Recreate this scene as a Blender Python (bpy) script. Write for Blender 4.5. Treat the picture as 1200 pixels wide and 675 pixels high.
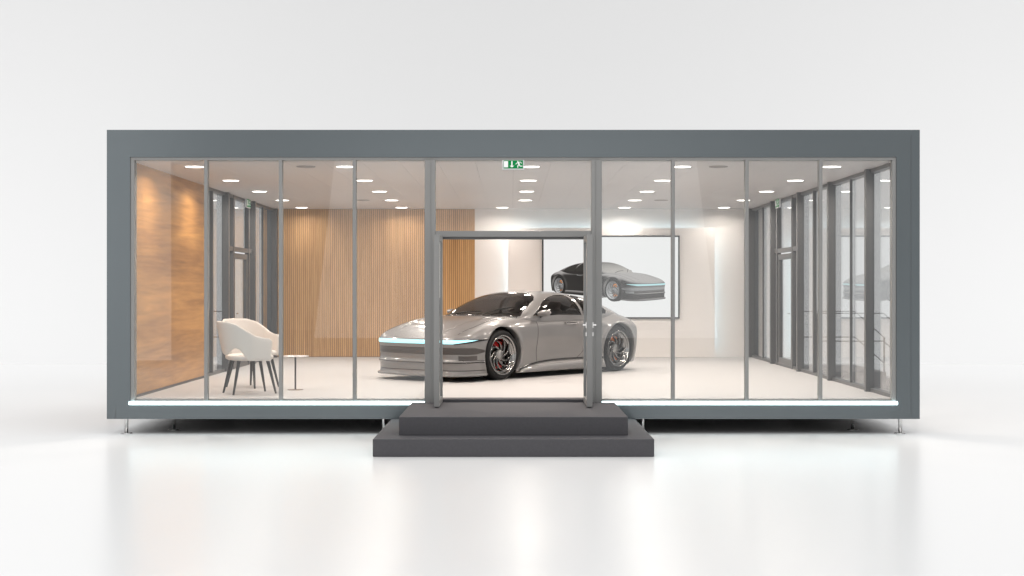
import bpy, bmesh, math, random
import numpy as np
from mathutils import Vector, Matrix
from mathutils.bvhtree import BVHTree
R = math.radians
random.seed(7)
for o in list(bpy.data.objects): bpy.data.objects.remove(o)
scene = bpy.context.scene
COL = scene.collection

# ------------------------------------------------------------------ camera
cam_d = bpy.data.cameras.new('camera'); cam = bpy.data.objects.new('camera', cam_d); COL.objects.link(cam)
cam.location = (-0.0167, -18.27, 1.9); cam.rotation_euler = (R(90), 0, 0)
cam_d.lens = 49.32; cam_d.sensor_width = 36; cam_d.clip_end = 500
scene.camera = cam

# ------------------------------------------------------------------ world, lamps, exposure
world = bpy.data.worlds.new('World'); scene.world = world; world.use_nodes = True
bg = world.node_tree.nodes['Background']; bg.inputs[0].default_value = (1, 1, 1, 1); bg.inputs[1].default_value = 0.66
scene.view_settings.view_transform = 'Standard'; scene.view_settings.look = 'None'
scene.view_settings.exposure = 0; scene.view_settings.gamma = 1
cy = scene.cycles
cy.transparent_max_bounces = 28; cy.max_bounces = 9; cy.diffuse_bounces = 5; cy.glossy_bounces = 5
cy.caustics_reflective = False; cy.caustics_refractive = False; cy.sample_clamp_indirect = 6

def area_lamp(name, loc, look, sx, sy, energy, col=(1, 1, 1), spread=180):
    l = bpy.data.lights.new(name, 'AREA'); l.shape = 'RECTANGLE'; l.size = sx; l.size_y = sy
    l.energy = energy; l.color = col; l.spread = R(spread)
    o = bpy.data.objects.new(name, l); COL.objects.link(o); o.location = loc
    d = Vector(look) - Vector(loc); o.rotation_euler = d.to_track_quat('-Z', 'Y').to_euler()
    return o
area_lamp('overhead_fill', (0, -3, 17), (0, -3, 0), 38, 38, 3400)  # unseen lamp added to light the floor and backdrop
area_lamp('backdrop_fill', (-25, 14, 16), (-17, 38, 9), 18, 6, 1850)  # out-of-view lamp pair added to brighten the backdrop
area_lamp('backdrop_fill', (25, 14, 16), (17, 38, 9), 18, 6, 1850)
area_lamp('centre_softbox', (0.1, -25.2, 3.9), (0.1, -21.5, 7.0), 11.7, 9.0, 270)
area_lamp('side_softbox', (-10.3, -14.2, 4.6), (-7.0, 0, 2.2), 4.6, 9.0, 120)

# ------------------------------------------------------------------ materials
def mat(name, col=(.5, .5, .5), rough=.5, metal=0, coat=0, emit=None, es=0, spec=.5, bump=None, var=None, coat_rough=.03):
    m = bpy.data.materials.new(name); m.use_nodes = True
    nt = m.node_tree; b = nt.nodes['Principled BSDF']
    b.inputs['Base Color'].default_value = (*col, 1); b.inputs['Roughness'].default_value = rough
    b.inputs['Metallic'].default_value = metal; b.inputs['Coat Weight'].default_value = coat
    b.inputs['Coat Roughness'].default_value = coat_rough; b.inputs['Specular IOR Level'].default_value = spec
    if emit: b.inputs['Emission Color'].default_value = (*emit, 1); b.inputs['Emission Strength'].default_value = es
    if var or bump:
        tc = nt.nodes.new('ShaderNodeTexCoord'); n = nt.nodes.new('ShaderNodeTexNoise')
        n.inputs['Scale'].default_value = (var or bump)[0]; n.inputs['Detail'].default_value = 6
        nt.links.new(tc.outputs['Object'], n.inputs['Vector'])
        if var:
            mx = nt.nodes.new('ShaderNodeMix'); mx.data_type = 'RGBA'
            mx.inputs[6].default_value = (*[c * (1 - var[1]) for c in col], 1)
            mx.inputs[7].default_value = (*[min(1, c * (1 + var[1])) for c in col], 1)
            nt.links.new(n.outputs[0], mx.inputs[0]); nt.links.new(mx.outputs[2], b.inputs['Base Color'])
        if bump:
            n2 = nt.nodes.new('ShaderNodeTexNoise'); n2.inputs['Scale'].default_value = bump[0]
            nt.links.new(tc.outputs['Object'], n2.inputs['Vector'])
            bp = nt.nodes.new('ShaderNodeBump'); bp.inputs['Strength'].default_value = bump[1]; bp.inputs['Distance'].default_value = .01
            nt.links.new(n2.outputs[0], bp.inputs['Height']); nt.links.new(bp.outputs[0], b.inputs['Normal'])
    return m

def glass_mat(name, tint=(.97, .98, .98), f0=.042, gl=(1, 1, 1), rough=0.0):
    """Clear pane: transparent plus Schlick reflection on each face."""
    m = bpy.data.materials.new(name); m.use_nodes = True; nt = m.node_tree
    for n in list(nt.nodes): nt.nodes.remove(n)
    N = nt.nodes.new; L = nt.links.new
    out = N('ShaderNodeOutputMaterial'); mix = N('ShaderNodeMixShader'); tr = N('ShaderNodeBsdfTransparent'); g = N('ShaderNodeBsdfGlossy')
    tr.inputs[0].default_value = (*tint, 1); g.inputs[0].default_value = (*gl, 1); g.inputs['Roughness'].default_value = rough
    ge = N('ShaderNodeNewGeometry'); dt = N('ShaderNodeVectorMath'); dt.operation = 'DOT_PRODUCT'
    L(ge.outputs['Normal'], dt.inputs[0]); L(ge.outputs['Incoming'], dt.inputs[1])
    ab = N('ShaderNodeMath'); ab.operation = 'ABSOLUTE'; L(dt.outputs['Value'], ab.inputs[0])
    s = N('ShaderNodeMath'); s.operation = 'SUBTRACT'; s.inputs[0].default_value = 1; L(ab.outputs[0], s.inputs[1]); s.use_clamp = True
    p = N('ShaderNodeMath'); p.operation = 'POWER'; p.inputs[1].default_value = 5; L(s.outputs[0], p.inputs[0])
    ma = N('ShaderNodeMath'); ma.operation = 'MULTIPLY_ADD'; ma.inputs[1].default_value = 1 - f0; ma.inputs[2].default_value = f0; L(p.outputs[0], ma.inputs[0])
    L(ma.outputs[0], mix.inputs[0]); L(tr.outputs[0], mix.inputs[1]); L(g.outputs[0], mix.inputs[2]); L(mix.outputs[0], out.inputs[0])
    return m

def wood_mat(name, c1, c2, stretch, scale, rough=.42, plank=None):
    m = mat(name, c1, rough); nt = m.node_tree; b = nt.nodes['Principled BSDF']; N = nt.nodes.new; L = nt.links.new
    tc = N('ShaderNodeTexCoord'); mp = N('ShaderNodeMapping'); mp.inputs['Scale'].default_value = stretch
    n = N('ShaderNodeTexNoise'); n.inputs['Scale'].default_value = scale; n.inputs['Detail'].default_value = 8; n.inputs['Roughness'].default_value = .62; n.inputs['Distortion'].default_value = .6
    w = N('ShaderNodeTexNoise'); w.inputs['Scale'].default_value = scale * 6; w.inputs['Detail'].default_value = 4
    L(tc.outputs['Object'], mp.inputs[0]); L(mp.outputs[0], n.inputs['Vector']); L(mp.outputs[0], w.inputs['Vector'])
    ad = N('ShaderNodeMath'); ad.operation = 'MULTIPLY_ADD'; ad.inputs[1].default_value = .35; L(w.outputs[0], ad.inputs[0]); L(n.outputs[0], ad.inputs[2])
    cr = N('ShaderNodeValToRGB'); cr.color_ramp.elements[0].position = .42; cr.color_ramp.elements[1].position = .9
    cr.color_ramp.elements[0].color = (*c1, 1); cr.color_ramp.elements[1].color = (*c2, 1)
    L(ad.outputs[0], cr.inputs[0]); L(cr.outputs[0], b.inputs['Base Color'])
    return m

M = {}
M['ground'] = mat('studio_white', (.86, .86, .86), .25, spec=.22, var=(.35, .008))
M['backdrop'] = mat('backdrop_white', (.86, .86, .86), .5, spec=.3)
M['steel'] = mat('facade_grey', (.138, .158, .168), .24, metal=.5, spec=.5, bump=(420, .035), var=(3, .03))
M['under'] = mat('underside_dark', (.10, .10, .10), .8)
M['mull'] = mat('mullion_grey', (.27, .268, .262), .38, spec=.4, bump=(500, .02))
M['post'] = mat('shaded_post_grey', (.10, .10, .102), .35, spec=.4, bump=(500, .02))  # shade on the side posts is put into this darker grey
M['glass'] = glass_mat('clear_glass')
M['sideglass'] = glass_mat('side_glass', (.88, .88, .88), .085)
M['led'] = mat('led_strip', (.9, .95, 1), .5, emit=(.72, .97, 1), es=7)
M['cove'] = mat('cove_led', (.9, .95, 1), .5, emit=(.62, .88, 1), es=4.0)
M['ceil'] = mat('ceiling_panel', (.60, .565, .555), .42, spec=.35, bump=(600, .02))
M['gap'] = mat('ceiling_void', (.16, .15, .145), .9)
M['floor'] = mat('showroom_floor', (.52, .505, .497), .55, spec=.3, var=(1.2, .02), bump=(300, .03))
M['wall'] = mat('white_wall', (.86, .82, .79), .75, spec=.2, bump=(250, .03))
M['veneer'] = wood_mat('oak_veneer', (.18, .072, .019), (.60, .305, .095), (1, .16, 2.4), 1.5, .38)
M['slat'] = wood_mat('oak_slats', (.47, .255, .10), (.78, .485, .23), (11, 1, .35), 2.2, .5)
M['slatback'] = mat('slat_felt', (.30, .165, .08), .9)
M['step'] = mat('step_stone', (.082, .080, .087), .75, spec=.3, bump=(160, .12), var=(40, .12))
M['chrome'] = mat('brushed_steel', (.72, .71, .70), .2, 1)
M['dark_metal'] = mat('dark_metal', (.09, .085, .085), .45, .6)
M['black'] = mat('black_plastic', (.018, .018, .019), .35)
M['fabric'] = mat('cream_fabric', (.76, .70, .65), .85, spec=.2, bump=(260, .18), var=(60, .04))
M['leg'] = mat('black_leg', (.022, .022, .023), .45)
M['green'] = mat('exit_green', (.004, .20, .055), .6, emit=(.005, .25, .06), es=.25, spec=.1)
M['signwhite'] = mat('sign_white', (.9, .9, .9), .4, emit=(1, 1, 1), es=.15)
M['signcase'] = mat('sign_case', (.72, .72, .74), .4)
M['light'] = mat('downlight_lens', (1, 1, 1), .5, emit=(1, .96, .90), es=7)
M['ringm'] = mat('downlight_rim', (.8, .78, .76), .4)
M['stair'] = mat('stair_grey', (.20, .195, .20), .7, spec=.3, bump=(160, .1))
M['rail'] = mat('handrail_grey', (.22, .21, .21), .4, .5)
# car
M['paint'] = mat('car_paint', (.196, .190, .187), .38, .22, coat=.7, coat_rough=.04)
M['trim'] = mat('car_black_trim', (.014, .014, .015), .18, coat=.5)
M['band'] = mat('car_grille_band', (.062, .055, .052), .35, .2, coat=.3)
M['carled'] = mat('car_light_bar', (.25, .6, .65), .3, emit=(.46, .92, .98), es=1.2)
M['carglass'] = glass_mat('car_glass', (.27, .26, .255), .035)
M['tyre'] = mat('tyre_rubber', (.010, .010, .0105), .6, spec=.25, bump=(90, .05))
M['well'] = mat('wheel_well', (.008, .008, .008), .95)
M['rim'] = mat('polished_rim', (.34, .335, .33), .2, 1)
M['spoke'] = mat('satin_spoke', (.21, .205, .20), .25, 1)
M['rimdark'] = mat('dark_barrel', (.04, .04, .04), .4, .8)
M['disc'] = mat('brake_disc', (.34, .335, .33), .33, 1)
M['red'] = mat('red_caliper', (.55, .008, .008), .35, coat=.6)
M['orange'] = mat('orange_caliper', (.70, .17, .02), .35, coat=.6)
M['seat'] = mat('car_seat', (.30, .28, .265), .6)
M['dash'] = mat('dashboard', (.045, .042, .04), .6)

# ------------------------------------------------------------------ helpers
def link(name, me, m=None, parent=None):
    o = bpy.data.objects.new(name, me); COL.objects.link(o)
    if m is not None: me.materials.append(m)
    if parent is not None: o.parent = parent
    return o
def thing(name, label, cat, loc=(0, 0, 0), rz=0, group=None):
    o = bpy.data.objects.new(name, None); COL.objects.link(o); o.empty_display_size = .1
    o.location = loc; o.rotation_euler = (0, 0, rz); o['label'] = label; o['category'] = cat
    if group: o['group'] = group
    return o
def smooth(me, on=True): me.polygons.foreach_set('use_smooth', [on] * len(me.polygons))
def box(bm, lo, hi, bev=0):
    x0, y0, z0 = lo; x1, y1, z1 = hi
    vs = [bm.verts.new(p) for p in ((x0,y0,z0),(x1,y0,z0),(x1,y1,z0),(x0,y1,z0),(x0,y0,z1),(x1,y0,z1),(x1,y1,z1),(x0,y1,z1))]
    fs = [bm.faces.new([vs[i] for i in f]) for f in ((0,3,2,1),(4,5,6,7),(0,1,5,4),(1,2,6,5),(2,3,7,6),(3,0,4,7))]
    if bev:
        es = list({e for f in fs for e in f.edges})
        bmesh.ops.bevel(bm, geom=es, offset=bev, segments=2, profile=.5, affect='EDGES')
def boxes(name, lst, m, parent=None, bev=0):
    bm = bmesh.new()
    for lo, hi in lst: box(bm, lo, hi, bev)
    me = bpy.data.meshes.new(name); bm.to_mesh(me); bm.free()
    return link(name, me, m, parent)
def grid_mesh(name, P, m=None, parent=None, closed_u=False, closed_v=False, mask=None, sm=True, flip=False):
    """P: (nu, nv, 3) array"""
    P = np.asarray(P, float); nu, nv = P.shape[:2]
    iu = np.arange(nu if closed_u else nu - 1); iv = np.arange(nv if closed_v else nv - 1)
    A, B = np.meshgrid(iu, iv, indexing='ij'); A2 = (A + 1) % nu; B2 = (B + 1) % nv
    f = np.stack([A * nv + B, A2 * nv + B, A2 * nv + B2, A * nv + B2], -1).reshape(-1, 4)
    if mask is not None: f = f[np.asarray(mask)[:len(iu), :len(iv)].reshape(-1)]
    if flip: f = f[:, ::-1]
    me = bpy.data.meshes.new(name); me.from_pydata(P.reshape(-1, 3).tolist(), [], f.tolist())
    if mask is not None:
        bm = bmesh.new(); bm.from_mesh(me)
        bmesh.ops.delete(bm, geom=[v for v in bm.verts if not v.link_faces], context='VERTS'); bm.to_mesh(me); bm.free()
    if sm: smooth(me)
    return link(name, me, m, parent)
def tube_data(path, r, n=8, closed=False):
    path = [Vector(p) for p in path]; rings = []; k = len(path); up = None
    for i, p in enumerate(path):
        a = path[(i - 1) % k] if (closed or i > 0) else p; b = path[(i + 1) % k] if (closed or i < k - 1) else p
        t = (b - a).normalized()
        if up is None: up = Vector((0, 0, 1)) if abs(t.z) < .9 else Vector((1, 0, 0))
        s = t.cross(up).normalized(); up = s.cross(t).normalized()
        rr = r[i] if hasattr(r, '__len__') else r
        rings.append([p + (s * math.cos(q) + up * math.sin(q)) * rr for q in (2 * math.pi * j / n for j in range(n))])
    return rings
def tubes(name, paths, r, m, parent=None, n=8, closed=False, sm=True):
    V = []; F = []
    for pi, path in enumerate(paths):
        rr = r[pi] if isinstance(r, list) and len(r) == len(paths) and hasattr(r[0], '__len__') else r
        rg = tube_data(path, rr, n, closed); b0 = len(V); k = len(rg)
        for g in rg: V += [tuple(v) for v in g]
        for i in range(k if closed else k - 1):
            for j in range(n):
                i2 = (i + 1) % k; F.append((b0+i*n+j, b0+i2*n+j, b0+i2*n+(j+1)%n, b0+i*n+(j+1)%n))
        if not closed: F.append(tuple(b0+j for j in range(n))[::-1]); F.append(tuple(b0+(k-1)*n+j for j in range(n)))
    me = bpy.data.meshes.new(name); me.from_pydata(V, [], F)
    if sm: smooth(me)
    return link(name, me, m, parent)
def lathe(name, prof, m, parent=None, n=48, axis='Z', sm=True, loc=(0, 0, 0)):
    """prof [(r, h)]"""
    q = np.arange(n) * 2 * math.pi / n; P = np.zeros((len(prof), n, 3))
    for i, (r, h) in enumerate(prof):
        if axis == 'Z': P[i, :, 0] = r * np.cos(q); P[i, :, 1] = r * np.sin(q); P[i, :, 2] = h
        else: P[i, :, 0] = r * np.cos(q); P[i, :, 2] = r * np.sin(q); P[i, :, 1] = h
    P += np.array(loc)
    return grid_mesh(name, P, m, parent, closed_v=True, sm=sm)
def copy_tree(o, parent=None):
    c = o.copy(); COL.objects.link(c)
    if parent: c.parent = parent
    for ch in list(o.children): copy_tree(ch, c)
    return c

# ------------------------------------------------------------------ the setting
def struct(o): o['kind'] = 'structure'; return o
n = 40
Pg = np.array([[(x, y, 0) for y in np.linspace(-45, 17, 60)] for x in np.linspace(-45, 45, 60)])
struct(grid_mesh('ground', Pg, M['ground']))
cur = [(17, 0)] + [(17 + 24 * math.sin(a), 24 - 24 * math.cos(a)) for a in np.linspace(.01, math.pi / 2, 80)] + [(41, 30)]
struct(grid_mesh('backdrop', np.array([[(x, y, z) for y, z in cur] for x in np.linspace(-45, 45, 12)]), M['backdrop']))

# ------------------------------------------------------------------ pavilion
A = 5.0; YB = 11.25; ZF = .45; ZC = 3.56; OX = 5.294; ZT = 3.96; ZB = .194
pav = thing('showroom_pavilion', 'long grey steel-framed glass showroom pavilion raised on slim feet in a white studio', 'building')
boxes('outer_frame', [((-OX, 0, 3.605), (OX, .32, ZT)), ((-OX, 0, ZB), (OX, .32, .372)),
                      ((-OX, 0, .372), (-4.99, .32, 3.605)), ((4.99, 0, .372), (OX, .32, 3.605))], M['steel'], pav)
boxes('roof', [((-OX, .32, 3.62), (OX, 11.7, ZT - .004))], M['steel'], pav)
boxes('floor_slab', [((-OX + .01, .32, ZB + .004), (OX - .01, 11.7, .40))], M['under'], pav)
boxes('rear_facade', [((-OX, 11.5, .40), (OX, 11.7, 3.62))], M['steel'], pav)
# panel joints on the frame: thin shadow seams cut as small dark recess strips
boxes('frame_seam', [((-5.181, -.0015, ZB), (-5.178, .01, .35))], M['dark_metal'], pav)
boxes('frame_seam', [((5.178, -.0015, ZB), (5.181, .01, 3.9))], M['dark_metal'], pav)
boxes('glazing_frame', [((-4.99, .012, 3.566), (4.99, .11, 3.605)), ((-4.99, .012, .43), (-4.938, .11, 3.566)), ((4.938, .012, .43), (4.99, .11, 3.566)),
                        ((-4.99, .03, .372), (4.99, .11, .432))], M['mull'], pav, .004)
fl = boxes('floor', [((-A - .03, .11, .40), (A + .03, YB + .2, ZF))], M['floor'], pav)
# ceiling of half-metre panels with narrow joints
cl = []
xs = [-A] + [k * .5 for k in range(-9, 10)] + [A]
for a, b in zip(xs[:-1], xs[1:]): cl.append(((a + .0012, .11, ZC), (b - .0012, YB + .2, ZC + .03)))
boxes('ceiling', cl, M['ceil'], pav)
boxes('ceiling_void', [((-A, .11, ZC + .032), (A, YB + .2, ZC + .05))], M['gap'], pav)
# front mullions
for x in (-4.005, -3.033, -2.07, 2.083, 3.044, 4.005):
    boxes('mullion', [((x - .0225, .0, .43), (x + .0225, .10, 3.566))], M['mull'], pav, .003)
for x in (-1.09, 1.09):
    boxes('door_post', [((x - .063, -.025, .375), (x + .021, .12, 3.566)), ((x + .0215, -.035, .375), (x + .075, .12, 3.566))] if x < 0 else
          [((x - .075, -.035, .375), (x - .0215, .12, 3.566)), ((x - .021, -.025, .375), (x + .063, .12, 3.566))], M['mull'], pav, .003)
boxes('transom', [((-1.014, -.02, 2.566), (1.014, .13, 2.643))], M['mull'], pav, .003)
boxes('door_head', [((-.93, .0, 2.535), (.93, .11, 2.565))], M['post'], pav)  # header in shade, its darkness put into the grey
bays = [(-4.938, -4.0275), (-3.9825, -3.0555), (-3.0105, -2.0925), (-2.0475, -1.153), (1.153, 2.0605), (2.1055, 3.0215), (3.0665, 3.9825), (4.0275, 4.938)]
for a, b in bays: boxes('window_pane', [((a, .045, .432), (b, .057, 3.566))], M['glass'], pav)
boxes('window_pane', [((-1.014, .045, 2.643), (1.014, .057, 3.566))], M['glass'], pav)
# LED line below the glazing
for a, b in ((-5.005, -1.045), (1.14, 5.005)):
    boxes('led_strip', [((a, -.014, .380), (b, .012, .421))], M['led'], pav, .006)
# outward-opened door leaves
for sx in (-1, 1):
    x0, x1 = (-.985, -.917) if sx < 0 else (.912, .982)
    y0, y1 = -3.87 + 0.0, -.035
    y0 = -.86
    d = boxes('door', [((x0, y0, .425), (x1, y0 + .06, 2.565)), ((x0, y1 - .06, .425), (x1, y1, 2.565)),
                       ((x0, y0 + .06, 2.49), (x1, y1 - .06, 2.565)), ((x0, y0 + .06, .425), (x1, y1 - .06, .50))], M['mull'], pav, .002)
    xm = (x0 + x1) / 2 - sx * .012
    boxes('glass_pane', [((xm - .006, y0 + .06, .50), (xm + .006, y1 - .06, 2.49))], M['glass'], d)
    if sx > 0:
        for q0, q1 in ((x0 - .05, x0 - .001), (x1 + .001, x1 + .05)):
            inn = q1 if q0 < x0 else q0; s_ = -1 if q0 < x0 else 1
            hn = boxes('handle', [((q0, y0 + .025, 1.43), (q1, y0 + .045, 1.45))], M['chrome'], d, .003)
            e = inn + s_ * .049; boxes('lever', [((min(e, e - s_ * .014), y0 + .045, 1.43), (max(e, e - s_ * .014), y0 + .16, 1.45))], M['chrome'], d, .003)
            boxes('rosette', [((min(inn, inn + s_ * .012), y0 + .015, 1.405), (max(inn, inn + s_ * .012), y0 + .055, 1.475))], M['chrome'], d, .002)
            boxes('lock_cylinder', [((min(inn, inn + s_ * .012), y0 + .02, 1.30), (max(inn, inn + s_ * .012), y0 + .05, 1.35))], M['chrome'], d, .002)
# feet
for x, y in [(-5.055, .06), (5.055, .06), (-4.54, .5), (4.54, .5), (-1.69, .06), (1.69, .06), (-5.055, 5.6), (5.055, 5.6), (-5.055, 11.4), (5.055, 11.4), (-1.69, 5.6), (1.69, 5.6)]:
    f = lathe('foot', [(0, .012), (.024, .012), (.024, ZB + .005)], M['chrome'], pav, 24, loc=(x, y, 0))
    lathe('foot_disc', [(0, 0.001), (.078, 0.001), (.078, .007), (.07, .011), (0, .011)], M['chrome'], f, 32, loc=(x, y, 0))
# left wall of oak veneer, then glazing
boxes('veneer_wall', [((-A - .12, .11, ZF), (-A, 4.72, ZC))], M['veneer'], pav)
boxes('skirting', [((-A + .002, .11, ZF), (-A + .014, 4.72, ZF + .035))], M['dark_metal'], pav)
boxes('wall_end', [((-A - .13, 4.722, ZF), (-A + .004, 4.76, ZC))], M['post'], pav)
def side_glazing(sx, y0):
    def B(name, xa, xb, ya, yb, za, zb, m, bev=.003, parent=pav):
        xa, xb = sx * xa, sx * xb
        return boxes(name, [((min(xa, xb), ya, za), (max(xa, xb), yb, zb))], m, parent, bev)
    B('sill', A - .012, A + .12, y0, YB, ZF, ZF + .05, M['post']); B('head_rail', A - .012, A + .12, y0, YB, ZC - .05, ZC, M['post'])
    zs, zt = ZF + .05, ZC - .05
    thick = [y for y in (1.38, 3.72, 6.1, 8.6, 11.08) if y > y0]
    thin = [y for y in (2.52, 4.98, 9.78) if y > y0]
    for y in thick:
        B('side_post', A - .072, A + .045, y - .05, y + .05, ZF, ZC, M['post'])
        B('side_post', A - .03, A + .048, y + .052, y + .085, ZF, ZC, M['mull'])  # lighter strip added for the lit inner face of the post
    for y in thin: B('side_mullion', A - (.03 if 4 < y < 6 else .01), A + .028, y - (.03 if 4 < y < 6 else .012), y + (.03 if 4 < y < 6 else .012), zs, zt, M['post'])
    ys = sorted([(y - .05, y + .085) for y in thick] + [(y - (.03 if 4 < y < 6 else .012), y + (.03 if 4 < y < 6 else .012)) for y in thin] + [(y0 - .01, y0)])
    # door bay 6.27 .. 8.54
    for (a, b), (c, d) in zip(ys[:-1], ys[1:]):
        if 6.0 < a < 6.2: continue
        B('side_pane', A + .03, A + .042, b, c, zs, zt, M['sideglass'], 0)
    B('side_transom', A - .012, A + .06, 6.275, 8.535, 2.56, 2.64, M['post'])
    for y in (6.80, 8.24): B('side_door_jamb', A - .02, A + .06, y - .05, y + .05, ZF, ZC, M['post'])
    B('side_pane', A + .03, A + .042, 6.85, 8.19, 2.64, zt, M['sideglass'], 0); B('side_pane', A + .03, A + .042, 6.275, 6.75, zs, zt, M['sideglass'], 0)
    B('side_pane', A + .03, A + .042, 8.29, 8.535, zs, zt, M['sideglass'], 0)
    d = boxes('side_door', [((min(sx*(A+.0), sx*(A+.07)), a, c), (max(sx*(A+.0), sx*(A+.07)), b, e)) for a, b, c, e in
              ((6.86, 6.98, .46, 2.53), (8.06, 8.18, .46, 2.53), (6.98, 8.06, 2.43, 2.53), (6.98, 8.06, .46, .60))], M['post'], pav, .003)
    B('glass_pane', A + .03, A + .042, 6.98, 8.06, .60, 2.43, M['glass'], 0, d)
    B('handle', A - .05, A - .035, 6.90, 7.04, 1.43, 1.45, M['chrome'], .002, d)
side_glazing(-1, 4.76); side_glazing(1, .11)
# rear wall
YR = 11.25
sl = []
x = -4.93; k = 0
while x < -.80:
    w = .026 + .004 * random.random(); sl.append(((x, YR - .026 - .004 * random.random(), ZF + .012), (x + w, YR - .012, ZC - .005))); x += .041
boxes('slat_wall', sl, M['slat'], pav)
boxes('slat_backing', [((-4.95, YR - .0125, ZF), (-.80, YR + .02, ZC))], M['slatback'], pav)
boxes('rear_wall', [((-.80, YR, ZF), (A, YR + .1, ZC))], M['wall'], pav)
boxes('backlit_panel', [((-.10, YR - .21, ZF + .004), (4.22, YR - .15, 3.155))], M['wall'], pav, .003)
boxes('cove_light', [((-.04, YR - .146, 3.10), (3.9, YR - .12, 3.125))], M['cove'], pav)
boxes('cove_light', [((-.075, YR - .146, .55), (-.05, YR - .12, 3.04))], M['cove'], pav)
boxes('cove_light', [((4.17, YR - .146, .55), (4.195, YR - .12, 3.0))], M['cove'], pav)

# ------------------------------------------------------------------ entrance steps, side stairs
st = thing('entrance_steps', 'dark grey two-tier entrance step block in front of the open doorway', 'steps')
boxes('step', [((-1.584, -2.49, .002), (1.584, -.012, .20))], M['step'], st, .008)
boxes('step', [((-1.322, -2.08, .2005), (1.322, -.004, .412))], M['step'], st, .006)
boxes('threshold', [((-1.02, -.004, .372), (1.02, .30, .4505))], M['step'], pav)
def side_stair(sx, label):
    t = thing('side_staircase', label, 'staircase', (0, 0, 0), 0, 'outside stairs at the side doors')
    def B(name, x0, x1, y0, y1, z0, z1):
        x0, x1 = sx * x0, sx * x1
        return boxes(name, [((min(x0, x1), y0, z0), (max(x0, x1), y1, z1))], M['stair'], t, .006)
    B('landing', 5.32, 6.55, 6.35, 8.55, .002, .43); B('step', 6.553, 6.85, 6.35, 8.55, .002, .29); B('step', 6.853, 7.05, 6.35, 8.55, .002, .145)
    for y in (6.42, 8.48):
        rr = []
        for dz in (1.455, .965):
            rr.append([(sx * 5.36, y, dz), (sx * 6.52, y, dz), (sx * 7.08, y, dz - .50)])
        tubes('handrail', rr, .010, M['rail'], t, 8)
        tubes('rail_post', [[(sx * 7.08, y, .14), (sx * 7.08, y, .955)]], .016, M['rail'], t, 8)
        tubes('rail_post', [[(sx * 5.36, y, .43), (sx * 5.36, y, 1.455)]], .016, M['rail'], t, 8)
side_stair(-1, 'grey outside staircase with thin handrails beyond the left glazing')
side_stair(1, 'grey outside staircase with thin handrails beyond the right glazing')

# ------------------------------------------------------------------ ceiling fittings
LY = [.88, 3.35, 5.8, 8.2, 10.62]; LX = [-4.35, -2.29, .235, 2.30, 4.35]
rown = ['front row, nearest the glass', 'second row from the front', 'middle row of five', 'fourth row from the front', 'rearmost row by the back wall']
coln = ['far left', 'left of centre', 'centre', 'right of centre', 'far right']
dl0 = None
for i, y in enumerate(LY):
    for j, x in enumerate(LX):
        xx = x - .45 if (i == 4 and j == 2) else x
        lab = 'round lit ceiling downlight, %s, %s' % (coln[j], rown[i])
        if dl0 is None:
            dl0 = thing('downlight', lab, 'ceiling light', (xx, y, ZC), 0, 'round ceiling downlights')
            lathe('rim', [(.130, -.0005), (.132, -.007), (.124, -.009), (.122, -.005)], M['ringm'], dl0, 40)
            lathe('lens', [(.123, -.005), (.121, -.008), (.09, -.0095), (0, -.010)], M['light'], dl0, 40)
            ld = bpy.data.lights.new('downlight_lamp', 'AREA'); ld.shape = 'DISK'; ld.size = .225; ld.energy = 31; ld.spread = R(160); ld.color = (1, .90, .81)
            lo = bpy.data.objects.new('lamp', ld); COL.objects.link(lo); lo.parent = dl0; lo.location = (0, 0, -.0125)
        else:
            c = copy_tree(dl0); c.location = (xx, y, ZC); c['label'] = lab
            if i == 4:   # the wall-side row is dimmed
                if j == 0: dim = ld.copy(); dim.energy = 10
                for q in c.children:
                    if q.type == 'LIGHT': q.data = dim
v0 = None
for x, y, lab in ((-2.83, .88, 'flat grey ceiling vent near the front, left side'), (2.80, .88, 'flat grey ceiling vent near the front, right side'),
                  (-2.83, 8.2, 'flat grey ceiling vent towards the back, left side'), (2.80, 8.2, 'flat grey ceiling vent towards the back, right side')):
    v = lathe('ceiling_vent', [(0, -.008), (.10, -.009), (.105, -.013), (.125, -.012), (.13, -.001)], mat('vent_grey', (.30, .28, .27), .5), None, 36) if v0 is None else v0.copy()
    if v0 is None: v0 = v
    else: COL.objects.link(v)
    v.location = (x, y, ZC); v['label'] = lab; v['category'] = 'ceiling vent'; v['group'] = 'round ceiling vents'

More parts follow.
